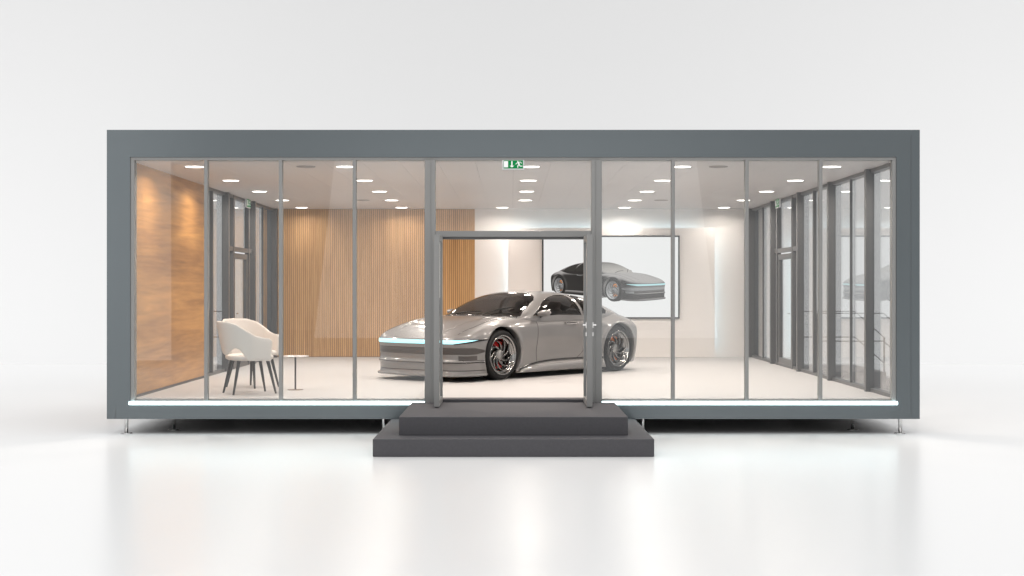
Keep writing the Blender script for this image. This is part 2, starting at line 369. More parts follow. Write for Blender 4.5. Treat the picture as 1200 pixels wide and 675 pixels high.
def exit_sign(loc, rz, w, h, label):
    """Sign faces local -Y, hangs with its top at loc."""
    t = thing('exit_sign', label, 'exit sign', loc, rz, 'green emergency exit signs')
    boxes('case', [((-w/2, 0, -h), (w/2, .032, 0))], M['signcase'], t, .003)
    b = .016; boxes('sign_face', [((-w/2 + b, -.003, -h + b), (w/2 - b, .001, -.004))], M['green'], t)
    gw = w - 2 * b; gh = h - b - .004; ox = -w/2 + b; oz = -h + b
    bm = bmesh.new()
    def poly(pts, e=-.006):
        vs = [bm.verts.new((ox + gw * p[0], e, oz + gh * p[1])) for p in pts]; f = bm.faces.new(vs); r = bmesh.ops.extrude_face_region(bm, geom=[f])
        bmesh.ops.translate(bm, vec=(0, .003, 0), verts=[q for q in r['geom'] if isinstance(q, bmesh.types.BMVert)])
    def bar(p, q, wd):
        p = np.array(p, float) * (gw, gh); q = np.array(q, float) * (gw, gh); d = (q - p) / np.linalg.norm(q - p); nrm = np.array((-d[1], d[0])) * wd * gh / 2
        poly([tuple(v / (gw, gh)) for v in (p + nrm, p - nrm, q - nrm, q + nrm)])
    poly([(.02, .14), (.23, .14), (.23, .90), (.02, .90)])
    poly([(.40, .32), (.46, .32), (.46, .90), (.40, .90)]); poly([(.31, .34), (.43, .12), (.55, .34)], -.0065)
    # running figure
    poly([(.735 + .032 * math.cos(a), .86 + .075 * math.sin(a)) for a in np.linspace(0, 2 * math.pi, 12, endpoint=False)])
    bar((.745, .78), (.81, .48), .17); bar((.74, .75), (.66, .60), .08); bar((.665, .61), (.62, .52), .07)
    bar((.77, .74), (.87, .80), .08); bar((.87, .79), (.93, .62), .07)
    bar((.80, .48), (.86, .28), .11); bar((.86, .28), (.97, .30), .09); bar((.80, .48), (.73, .34), .11); bar((.73, .34), (.735, .10), .10)
    me = bpy.data.meshes.new('symbols'); bm.to_mesh(me); bm.free(); link('symbols', me, M['signwhite'], t)
    return t
exit_sign((0.0, .008, 3.585 - .018), 0, .285, .126, 'green exit sign with arrow and running figure above the front doorway')
exit_sign((-4.93, 7.9, ZC - .005), R(90), .38, .16, 'green exit sign seen edge-on above the left side door')
exit_sign((4.93, 7.9, ZC - .005), R(-90), .38, .16, 'green exit sign seen edge-on above the right side door')

# ------------------------------------------------------------------ car (local: +x rearwards, front axle at 0; +y the side seen; z up)
L0, L1 = -1.06, 4.08; WB = 3.08; WR = .395; WZ = .395; AR = .452
def ip(x, xs, ys):
    """smooth monotone-ish interpolation"""
    x = np.asarray(x, float); xs = np.array(xs, float); ys = np.array(ys, float)
    d = np.diff(ys) / np.diff(xs); m = np.concatenate([[d[0]], (d[1:] + d[:-1]) / 2, [d[-1]]])
    for i in range(len(d)):
        if d[i] == 0: m[i] = m[i + 1] = 0
    sg = (np.concatenate([[d[0]], d]) * np.concatenate([d, [d[-1]]])) < 0; m[sg] = 0
    i = np.clip(np.searchsorted(xs, x) - 1, 0, len(xs) - 2); h = xs[i + 1] - xs[i]; t = np.clip((x - xs[i]) / h, 0, 1)
    return ys[i]*(2*t**3-3*t**2+1) + h*m[i]*(t**3-2*t**2+t) + ys[i+1]*(3*t**2-2*t**3) + h*m[i+1]*(t**3-t**2)
def Wd(x): return ip(x, [-1.1, -.5, 0, .55, 1.2, 1.9, 2.5, 3.08, 3.6, 4.1], [.985, .99, 1.005, .985, .955, .96, .985, 1.02, .98, .90])
def Zt(x): return ip(x, [-1.06, -.98, -.8, -.55, -.25, .1, .5, .9, 1.6, 2.6, 3.1, 3.5, 3.8, 4.08], [.668, .725, .805, .880, .945, .985, 1.01, 1.03, 1.035, 1.05, 1.05, 1.02, .955, .83])
def Zm(x): return ip(x, [-1.06, -.6, 0, .6, 1.6, 2.6, 3.1, 4.08], [.50, .56, .66, .70, .72, .72, .70, .58])
def Zb(x): return ip(x, [-1.06, -.6, .5, 1.2, 2.5, 3.6, 4.08], [.10, .10, .12, .15, .15, .15, .22])
def cornf(x):
    tf = np.clip((L0 + .50 - x) / .50, 0, 1); tr = np.clip((x - (L1 - .62)) / .62, 0, 1)
    return (1 - tf ** 3.0) ** (1 / 3.0) * (1 - tr ** 2.7) ** (1 / 2.7)
def body_grid(step):
    th = np.linspace(0, 1, int(.50 / step) + 14)
    xf = L0 + .50 * (1 - np.cos(th * math.pi / 2)); xr = L1 - .62 * (1 - np.cos(np.linspace(1, 0, int(.62 / step) + 14) * math.pi / 2))
    xm = np.linspace(xf[-1], xr[0], int((xr[0] - xf[-1]) / step))[1:-1]
    X = np.concatenate([xf, xm, xr]); nl = int(.55 / step); nu_ = int(1.35 / step)
    P = np.zeros((len(X), nl + nu_ + 4, 3))
    w = Wd(X) * cornf(X); zt, zm, zb = Zt(X), Zm(X), Zb(X)
    b = ip(X, [-1.06, -.4, .5, 1.2, 2.4, 3.0, 4.08], [.02, .02, .05, .085, .06, .03, .08])
    nn = ip(X, [-1.06, -.7, 0, .6, 1.5, 2.6, 3.1, 3.7, 4.08], [5.5, 4.2, 3.6, 3.6, 3.6, 3.0, 2.9, 2.8, 3.0])
    for j in range(P.shape[1]):
        if j < 4: f = j / 4; y = w * (1 - b) * f * .98; z = zb + 0 * X; 
        elif j < nl + 4:
            f = (j - 4) / nl; z = zb + (zm - zb) * f; y = w * (1 - b * (1 - f) ** 2)
        else:
            f = (j - 4 - nl) / (nu_ - 1); a = f * math.pi / 2
            c_ = np.cos(a) if f < 1 else 0.0; y = w * c_ ** (2 / nn) if f < 1 else 0 * w; z = zm + (zt - zm) * np.sin(a) ** (2 / nn)
        P[:, j, 0] = X; P[:, j, 1] = y; P[:, j, 2] = z
    x, y, z = P[..., 0].copy(), P[..., 1].copy(), P[..., 2].copy()
    v = y / Wd(x)
    top = np.clip((z - Zm(x)) / (Zt(x) - Zm(x)), 0, 1)
    # front fender crest and rear haunch, hood valley
    z += top ** 2 * (.022 * np.exp(-((x - .02) / .50) ** 2) * np.exp(-((v - .76) / .17) ** 2))
    z += top ** 2 * (.03 * np.exp(-((x - 3.05) / .5) ** 2) * np.exp(-((v - .78) / .16) ** 2))
    hood = 1 / (1 + np.exp((x - .75) / .12))
    z -= top ** 2 * hood * .008 * np.exp(-((v - .50) / .12) ** 2) * np.clip((x + 1.0) / .3, 0, 1)
    # door side: character hollow, lower body tuck; flared arches
    side = np.clip((v - .7) / .2, 0, 1)
    y -= side * .022 * np.exp(-((z - .47) / .13) ** 2) * np.exp(-((x - 1.35) / .75) ** 2)
    y -= side * .020 * np.exp(-((z - .36) / .16) ** 2) * np.exp(-((x - .62) / .18) ** 2)
    for wx in (0, WB):
        r = np.hypot(x - wx, z - WZ); up = np.clip((z - .1) / .12, 0, 1)
        y += side * up * .026 * np.exp(-((r - AR - .015) / .055) ** 2)
    # nose profile: recesses and ridge
    k = np.exp(-np.clip(x - L0, 0, 9) / .33) * (v > -1)
    S = ip(z, [.05, .10, .16, .22, .285, .31, .335, .42, .50, .56, .62, .67, .80], [-.01, -.01, .028, .030, .012, -.012, .028, .040, .034, .008, .0, .022, .13])
    x += k * S
    k = np.exp(-np.clip(L1 - x, 0, 9) / .3)
    S = ip(z, [.15, .30, .5, .66, .78, .86], [.10, .06, .04, .03, .0, .02])
    x -= k * S
    P[..., 0], P[..., 1], P[..., 2] = x, y, z
    return P
def arch_mask(P, nv_skip=4):
    c = (P[:-1, :-1] + P[1:, 1:]) / 2
    keep = np.ones(c.shape[:2], bool)
    for wx in (0, WB):
        keep &= ~((np.hypot(c[..., 0] - wx, c[..., 2] - WZ) < AR) & (c[..., 1] > .55))
    return keep
# greenhouse
def gz(x): return ip(x, [.30, .50, .78, 1.05, 1.32, 1.6, 1.9, 2.2, 2.6, 3.0, 3.4, 3.75, 3.95], [.96, 1.055, 1.190, 1.305, 1.375, 1.395, 1.397, 1.383, 1.33, 1.24, 1.12, .99, .90])
def gw(x):
    t = np.clip((.95 - x) / .65, 0, 1); tr = np.clip((x - 2.4) / 1.55, 0, 1)
    return ip(x, [.3, 1.3, 2.2, 3.0, 3.95], [.915, .925, .925, .90, .78]) * (1 - t ** 2.5) ** (1 / 2.5) * (1 - .35 * tr ** 2.2)
GB = .90
def green_grid(step):
    xf = .30 + .65 * (1 - np.cos(np.linspace(0, 1, int(.7 / step) + 12) * math.pi / 2))
    X = np.concatenate([xf, np.linspace(.95, 3.95, int(3.0 / step))[1:]]); nvv = int(1.15 / step)
    P = np.zeros((len(X), nvv, 3)); nn = ip(X, [.30, 1.1, 1.8, 2.6, 3.95], [2.5, 2.75, 2.8, 2.6, 2.3])
    for j in range(nvv):
        a = j / (nvv - 1) * math.pi / 2; c_ = max(np.cos(a), 0) if j < nvv - 1 else 0
        P[:, j, 0] = X; P[:, j, 1] = gw(X) * (c_ ** (2 / nn) if c_ > 0 else 0); P[:, j, 2] = GB + (np.maximum(gz(X), GB + .02) - GB) * np.sin(a) ** (2 / nn)
    return P
def in_poly(px, pz, poly):
    inside = np.zeros(px.shape, bool); n = len(poly)
    for i in range(n):
        (x1, y1), (x2, y2) = poly[i], poly[(i + 1) % n]
        c = ((y1 > pz) != (y2 > pz)) & (px < (x2 - x1) * (pz - y1) / (y2 - y1 + 1e-12) + x1); inside ^= c
    return inside
def curve(pts, n=60):
    pts = np.array(pts, float); t = np.concatenate([[0], np.cumsum(np.hypot(*np.diff(pts, axis=0).T))]); q = np.linspace(0, t[-1], n)
    return list(zip(ip(q, t, pts[:, 0]), ip(q, t, pts[:, 1])))
WT = curve([(.86, 1.005), (1.02, 1.10), (1.25, 1.225), (1.55, 1.305), (1.80, 1.326), (2.02, 1.322)], 60)
DOOR_WIN = WT + [(2.10, 1.002)]
RT = curve([(2.09, 1.320), (2.3, 1.297), (2.55, 1.235), (2.78, 1.14), (2.90, 1.055)], 40)
REAR_WIN = RT + [(2.84, 1.01), (2.165, 1.002)]
WS_TOP = 1.34  # windscreen: y<fraction
def ws_region(x, y, z):
    vy = y / np.maximum(gw(x), .01)
    edge_x = ip(np.clip(y, 0, .9), [0, .3, .50, .60, .70, .9], [1.36, 1.34, 1.29, 1.23, 1.10, .95])
    lo = np.clip(y, 0, 2) < ip(x, [.30, .68, .85, 1.0, 1.2, 1.4], [.95, .80, .755, .72, .655, .58])
    return (x < edge_x) & lo & (z > .99)
def rear_glass(x, y, z): return (x > 2.35) & (x < 3.38) & (y < ip(x, [2.3, 2.8, 3.4], [.50, .47, .36]))
def patch_out(P, m, name, mtl, parent, off=0.0):
    obs = grid_mesh(name, P, mtl, parent, mask=m)
    return obs

def mirrored(P): Q = P.copy(); Q[..., 1] *= -1; return Q
def both(name, P, mask, mtl, parent):
    """right and left halves as one mesh part"""
    a = grid_mesh(name, P, mtl, parent, mask=mask, flip=True); me = a.data; bm = bmesh.new(); bm.from_mesh(me)
    geo = bmesh.ops.duplicate(bm, geom=list(bm.verts) + list(bm.edges) + list(bm.faces))['geom']
    vs = [g for g in geo if isinstance(g, bmesh.types.BMVert)]; fs = [g for g in geo if isinstance(g, bmesh.types.BMFace)]
    for v in vs: v.co.y *= -1
    bmesh.ops.reverse_faces(bm, faces=fs); bmesh.ops.remove_doubles(bm, verts=bm.verts, dist=.0005)
    bm.to_mesh(me); bm.free(); smooth(me); return a

def build_car():
    car = thing('sports_car', 'grey sports coupe with lit cyan front light bar standing on the showroom floor', 'car', (-.912, 4.467, ZF), R(49.5))
    P = body_grid(.012); body = both('body', P, arch_mask(P), M['paint'], car)
    bm = bmesh.new(); bm.from_mesh(body.data); bvh = BVHTree.FromBMesh(bm); bm.free()
    G = green_grid(.012); c = (G[:-1, :-1] + G[1:, 1:]) / 2
    mw = in_poly(c[..., 0], c[..., 2], DOOR_WIN) & (c[..., 1] > .3); mr = in_poly(c[..., 0], c[..., 2], REAR_WIN) & (c[..., 1] > .3)
    ms = ws_region(c[..., 0], c[..., 1], c[..., 2]); mb = rear_glass(c[..., 0], c[..., 1], c[..., 2])
    hidden = c[..., 2] < .93
    both('roof', G, ~(mw | mr | ms | mb), M['paint'], car)
    both('windscreen', G, ms & ~mw, M['carglass'], car); both('rear_window', G, mb & ~mr, M['carglass'], car)
    for sgn in (1, -1):
        Q = G.copy(); Q[..., 1] *= sgn
        grid_mesh('door_window', Q, M['carglass'], car, mask=mw, flip=sgn > 0); grid_mesh('quarter_window', Q, M['carglass'], car, mask=mr, flip=sgn > 0)
    bm = bmesh.new(); gm = both('tmp', G, None, M['paint'], None); bm.from_mesh(gm.data); gbvh = BVHTree.FromBMesh(bm); bm.free(); bpy.data.objects.remove(gm)
    def side_hit(x, z, sgn=1, b=None, e=.003):
        h, nrm, _, _ = (b or bvh).ray_cast(Vector((x, 2 * sgn, z)), Vector((0, -sgn, 0)))
        if h is None: return None
        if nrm.y * sgn < 0: nrm = -nrm
        return h + nrm * e
    def side_path(pts, sgn=1, b=None, e=.003, n=60):
        r = [side_hit(x, z, sgn, b, e) for x, z in (curve(pts, n) if n else pts)]
        return [p for p in r if p is not None]
    def ring_hit(th, z, e=.004):
        C = Vector((-.15, 0, z)); d = Vector((-math.cos(th), math.sin(th), 0))
        h, nrm, _, _ = bvh.ray_cast(C + d * 3, -d)
        if h is None: return C + d * .9
        if nrm.dot(d) < 0: nrm = -nrm
        return h + nrm * e
    def ring_patch(name, t0, t1, zlo, zhi, m, e=.004, nt=90, nz=6, sgnpair=False, parent=car):
        ths = np.linspace(t0, t1, nt); Pp = np.zeros((nt, nz + 2, 3))
        for i, t in enumerate(ths):
            a, b_ = zlo(t), zhi(t)
            for j in range(nz): Pp[i, j + 1] = ring_hit(t, a + (b_ - a) * j / (nz - 1), e)
            Pp[i, 0] = ring_hit(t, a - .001, -.012); Pp[i, -1] = ring_hit(t, b_ + .001, -.012)
        return grid_mesh(name, Pp, m, parent)
    # window trims
    for sgn in (1, -1):
        p1 = side_path(DOOR_WIN + [DOOR_WIN[0]], sgn, gbvh, .002, 0); p2 = side_path(REAR_WIN + [REAR_WIN[0]], sgn, gbvh, .002, 0)
        tubes('window_trim', [p1, p2], .0065, M['trim'], car, 6)
    # front: light bar with dark wedges, grille band, ridge, splitter
    T = 1.02
    lz0 = lambda t: .578 + .0 * t; 
    ring_patch('light_bar', -1.16, 1.10, lambda t: .588 + max(0, (abs(t) - .78)) * .15, lambda t: .645, M['carled'], .006)
    for s in (1, -1):
        ring_patch('headlight', s * .80, s * 1.47, lambda t: .572 + max(0, (abs(t) - .80)) * .125, lambda t: .655, M['trim'], .003, nt=50)
    ring_patch('grille_band', -1.30, 1.30, lambda t: .425 + max(0, abs(t) - 1.13) * .22, lambda t: .53 - max(0, abs(t) - 1.10) * .22, M['band'], .004, nt=120)
    for s in (1, -1):
        ring_patch('air_intake', s * .86, s * 1.14, lambda t: .33, lambda t: .405, M['band'], .003, nt=24)
        tubes('panel_seam', [[ring_hit(t, z, .001) for t, z in curve([(s * .86, .41), (s * .87, .35), (s * .93, .325)], 16)], [ring_hit(t, z, .001) for t, z in curve([(s * 1.14, .33), (s * 1.38, .345), (s * 1.44, .52), (s * 1.30, .60)], 30)]], .0035, M['trim'], car, 5)
    tubes('bumper_ridge', [[ring_hit(t, .298, .0) for t in np.linspace(-1.36, 1.36, 90)]], .009, M['trim'], car, 6)
    tubes('bumper_ridge', [[ring_hit(t, .175, -.002) for t in np.linspace(-1.40, 1.40, 90)]], .006, M['trim'], car, 6)
    Pp = []
    for t in np.linspace(-1.52, 1.52, 100):
        kf = 1 - .9 * max(0, (abs(t) - 1.0) / .52); h = ring_hit(t, .115, 0); d = Vector((-math.cos(t), math.sin(t), 0))
        Pp.append([tuple(h + d * a + Vector((0, 0, b_ - .115))) for a, b_ in ((-.06, .125), (.028 * kf, .118), (.036 * kf, .108), (.03 * kf, .085), (-.10, .078))])
    grid_mesh('splitter', np.array(Pp), M['paint'], car)
    # hood shut lines and bonnet crease
    def top_hit(x, y, e=.0015, b=None):
        h, nrm, _, _ = (b or bvh).ray_cast(Vector((x, y, 3)), Vector((0, 0, -1))); 
        if h is None: return Vector((x, y, 1))
        return h + Vector((0, 0, e))
    hl = []
    for s in (1, -1):
        hl.append([top_hit(x, y) for x, y in curve([(-.84, s * .80), (-.55, s * .825), (-.1, s * .80), (.35, s * .80), (.78, s * .83)], 60)])
    tubes('hood_seam', hl, .003, M['trim'], car, 5)
    tubes('hood_crease', [[top_hit(x, y, .001) for x, y in curve([(-.80, s * .52), (-.4, s * .56), (.1, s * .60), (.62, s * .70)], 50)] for s in (1, -1)], .0045, M['paint'], car, 6)
    # wipers and cowl
    ck = [top_hit(x, y, -.004) for x, y in curve([(.74, -.86), (.52, -.72), (.38, -.42), (.33, 0), (.38, .42), (.52, .72), (.74, .86)], 70)]
    tubes('cowl', [ck], .022, M['trim'], car, 8)
    def gh(x, y, e=.012):
        h, nrm, _, _ = gbvh.ray_cast(Vector((x, y, 3)), Vector((0, 0, -1))); return (h if h else Vector((x, y, 1.0))) + Vector((-e * .6, 0, e))
    for (xa, ya, xb, yb) in ((.40, -.22, .72, -.62), (.38, .52, .50, -.10)):
        w = tubes('wiper', [[gh(xa + (xb - xa) * t, ya + (yb - ya) * t, .016 + .012 * math.sin(t * 3.1)) for t in np.linspace(0, 1, 10)]], .009, M['black'], car, 6)
    # side details
    for sgn in (1, -1):
        dl = [side_path([(.90, .995), (.905, .80), (.90, .60), (.895, .40), (.93, .235)], sgn, None, .0005), side_path([(2.15, .995), (2.20, .85), (2.22, .65), (2.15, .42), (1.95, .255)], sgn, None, .0005)]
        tubes('door_seam', dl, .0032, M['trim'], car, 5)
        sk = [(.46, .150), (.62, .195), (.90, .238), (1.3, .265), (1.8, .275), (2.3, .268), (2.62, .262)]
        tubes('skirt_line', [side_path(sk, sgn, None, .002)], .013, M['trim'], car, 6)
        # sill blade
        cs = curve(sk, 70); rows = []
        for x, z in cs:
            h = side_hit(x, min(z - .012, .26), sgn, None, 0)
            if h is None: continue
            zz = z - .02; zl = .095; out = .052 * min(1, (x - .44) / .3)
            rows.append([(x, h.y - sgn * .01, zz), (x, h.y + sgn * (.012 + out * .25), zz - .006), (x, h.y + sgn * (.014 + out * .8), zl + (zz - zl) * .45), (x, h.y + sgn * (.016 + out), zl + .02), (x, h.y + sgn * (.012 + out), zl), (x, h.y - sgn * .12, zl - .004)])
        grid_mesh('side_skirt', np.array(rows), M['paint'], car)
        # door handle
        p = [side_hit(x, z, sgn, None, .016) for x, z in ((1.64, .875), (1.67, .850), (1.80, .845), (1.94, .850), (1.97, .875))]
        tubes('door_handle', [p], .011, M['chrome'], car, 8)
        q = [side_hit(x, z, sgn, None, -.001) for x, z in ((1.66, .865), (1.80, .868), (1.95, .866))]
        tubes('handle_recess', [q], .013, M['trim'], car, 6)
        # arch lips
        for wx in (0, WB):
            lip = []; a0, a1 = (-.62, math.pi + .60) if wx == 0 else (-.50, math.pi + .62)
            rows = []
            for a in np.linspace(a0, a1, 72):
                x, z = wx + AR * math.cos(a), WZ + AR * math.sin(a)
                r2 = AR + .014; h = side_hit(wx + r2 * math.cos(a), WZ + r2 * math.sin(a), sgn, None, 0)
                if h is None or z < .1: continue
                rows.append([(x + .02 * math.cos(a), h.y - sgn * .0005, z + .02 * math.sin(a)), (x + .008 * math.cos(a), h.y + sgn * .003, z + .008 * math.sin(a)), (x, h.y + sgn * .001, z), (x - .004 * math.cos(a), h.y - sgn * .012, z - .004 * math.sin(a)), (x, h.y - sgn * .12, z)])
            grid_mesh('arch_lip', np.array(rows), M['paint'], car)
            # wheel well
            pr = [(0, .40), (AR + .01, .40), (AR + .012, .93)]
            w_ = np.zeros((3, 60, 3))
            for i, (r_, yy) in enumerate(pr):
                for k, a in enumerate(np.linspace(0, 2 * math.pi, 60, endpoint=False)): w_[i, k] = (wx + r_ * math.cos(a), sgn * yy, max(.12, WZ + r_ * math.sin(a)))
            grid_mesh('wheel_well', w_, M['well'], car, closed_v=True)
        # mirror
        mp = np.zeros((15, 24, 3)); cx, cy_, cz = 1.00, 1.015, 1.045
        for i, u in enumerate(np.linspace(-1, 1, 15)):
            for k in range(24):
                a = 2 * math.pi * k / 24; rr = (1 - abs(u) ** 2.6) ** (1 / 2.6)
                mp[i, k] = (cx + (.085 if math.cos(a) > 0 else .10) * rr * math.cos(a) + .012 * u, sgn * (cy_ + .105 * u), cz - .006 + .050 * rr * math.sin(a) + .012 * u)
        mo = grid_mesh('mirror', mp, M['paint'], car, closed_v=True)
        mg = np.zeros((5, 24, 3))
        for i, rr in enumerate((.0, .4, .7, .82, .84)):
            for k in range(24):
                a = 2 * math.pi * k / 24; mg[i, k] = (cx + .068 - (.01 if rr == 0.84 else 0) + .012 * rr * math.cos(a), sgn * (cy_ + .105 * rr * math.cos(a)), cz - .006 + .048 * rr * math.sin(a))
        grid_mesh('mirror_glass', mg, M['trim'], mo, closed_v=True)
        tubes('mirror_arm', [[(1.02, sgn * .90, .975), (1.01, sgn * .965, .995), (1.0, sgn * 1.0, 1.02)]], [.022, .016, .02], M['trim'], mo, 8)
    # tail lip
    # underbody
    boxes('underbody', [((-.62, -.86, .11), (3.55, .86, .20))], M['well'], car)
    # interior
    boxes('cabin_floor', [((.75, -.72, .60), (3.1, .72, .70))], M['dash'], car)
    boxes('dashboard', [((.80, -.70, .72), (1.22, .70, .985))], M['dash'], car, .06)
    def seat(y, x0):
        s = np.zeros((20, 24, 3))
        for i, v in enumerate(np.linspace(0, 1, 20)):
            hw = .235 * (1 - .25 * v) * (1 if v < .78 else .62 if v < .97 else .4); 
            for k in range(24):
                a = 2 * math.pi * k / 24
                s[i, k] = (x0 + .30 * v + .075 * np.sign(math.cos(a)) * abs(math.cos(a)) ** .7, y + hw * np.sign(math.sin(a)) * abs(math.sin(a)) ** .6, .62 + .60 * v)
        b_ = grid_mesh('seat', s, M['seat'], car, closed_v=True)
        boxes('seat_base', [((x0 - .46, y - .24, .60), (x0 + .04, y + .24, .76))], M['seat'], b_, .04)
    seat(.38, 1.78); seat(-.38, 1.78); seat(.36, 2.45); seat(-.36, 2.45)
    sw = [(1.33 + .05 * math.sin(a), -.38 + .18 * math.cos(a), .99 + .165 * math.sin(a)) for a in np.linspace(0, 2 * math.pi, 28, endpoint=False)]
    tubes('steering_wheel', [sw], .015, M['chrome'], car, 8, closed=True)
    # wheels
    def wheel(wx, sgn, cal):
        yo = sgn * .992
        w = bpy.data.objects.new('wheel', None); COL.objects.link(w); w.parent = car; w.location = (wx, yo, WZ)
        w.rotation_euler = (0, 0, 0) if sgn > 0 else (0, 0, math.pi)
        r = WR; ri = .312
        lathe('tyre', [(ri - .004, -.01), (ri + .006, .0), (ri + .03, .008), (r - .030, .0), (r - .008, -.028), (r, -.06), (r, -.24), (r - .01, -.28), (ri, -.30), (ri - .01, -.28)], M['tyre'], w, 72, 'Y')
        lathe('rim', [(ri - .003, -.012), (ri + .003, .003), (ri - .004, .008), (ri - .014, .003), (ri - .020, -.012), (ri - .030, -.050), (ri - .038, -.056), (ri - .044, -.048), (ri - .056, -.054), (ri - .070, -.120), (ri - .074, -.26)], M['rim'], w, 72, 'Y')
        lathe('barrel', [(ri - .070, -.21), (.06, -.215), (0, -.215)], M['rimdark'], w, 48, 'Y')
        lathe('brake_disc', [(.205, -.150), (.206, -.142), (.20, -.140), (.10, -.140), (.09, -.15)], M['disc'], w, 60, 'Y')
        # turbine blades
        V = []; F = []
        nb = 9
        for b_ in range(nb):
            base = len(V); n_ = 14
            for i in range(n_):
                t = i / (n_ - 1); rad = .060 + (ri - .056 - .060) * t; ang = 2 * math.pi * b_ / nb + sgn * 1.05 * t ** 1.2
                wd = .017 + .008 * math.sin(t * math.pi) + .012 * (1 - t)
                y_ = -.070 + .028 * t; dirv = (math.cos(ang), math.sin(ang)); tn = (-math.sin(ang - sgn * -.6), math.cos(ang - sgn * -.6))
                for sx_, yy in ((-1, y_ - .035), (-.8, y_), (-.1, y_ + .010), (.9, y_ - .006), (1, y_ - .035)):
                    V.append((rad * dirv[0] + tn[0] * wd * sx_ * .5, yy, rad * dirv[1] + tn[1] * wd * sx_ * .5))
            for i in range(n_ - 1):
                for k in range(4): F.append((base + i*5 + k, base + (i+1)*5 + k, base + (i+1)*5 + k + 1, base + i*5 + k + 1))
        me = bpy.data.meshes.new('spokes'); me.from_pydata(V, [], F); smooth(me); link('spokes', me, M['spoke'], w)
        lathe('hub', [(.085, -.105), (.082, -.068), (.072, -.058), (.040, -.056), (.034, -.050), (.012, -.048), (0, -.048)], M['disc'], w, 36, 'Y')
        for a0, a1 in ((60, 118), (-118, -72)):
            V = []; F = []; arcs = np.linspace(R(a0), R(a1), 12)
            for a in arcs:
                for rr, yy in ((.125, -.165), (.125, -.105), (.21, -.105), (.222, -.12), (.222, -.165)): V.append((rr * math.cos(a), yy, rr * math.sin(a)))
            for i in range(11):
                for k in range(5): F.append((i*5+k, i*5+(k+1) % 5, (i+1)*5+(k+1) % 5, (i+1)*5+k))
            F += [tuple(range(5)), tuple(range(55, 60))]
            me = bpy.data.meshes.new('caliper'); me.from_pydata(V, [], F); link('caliper', me, cal, w)
    for sgn in (1, -1):
        wheel(0, sgn, M['red']); wheel(WB, sgn, M['orange'])
    # tail light
    Pp = []
    return car
build_car()

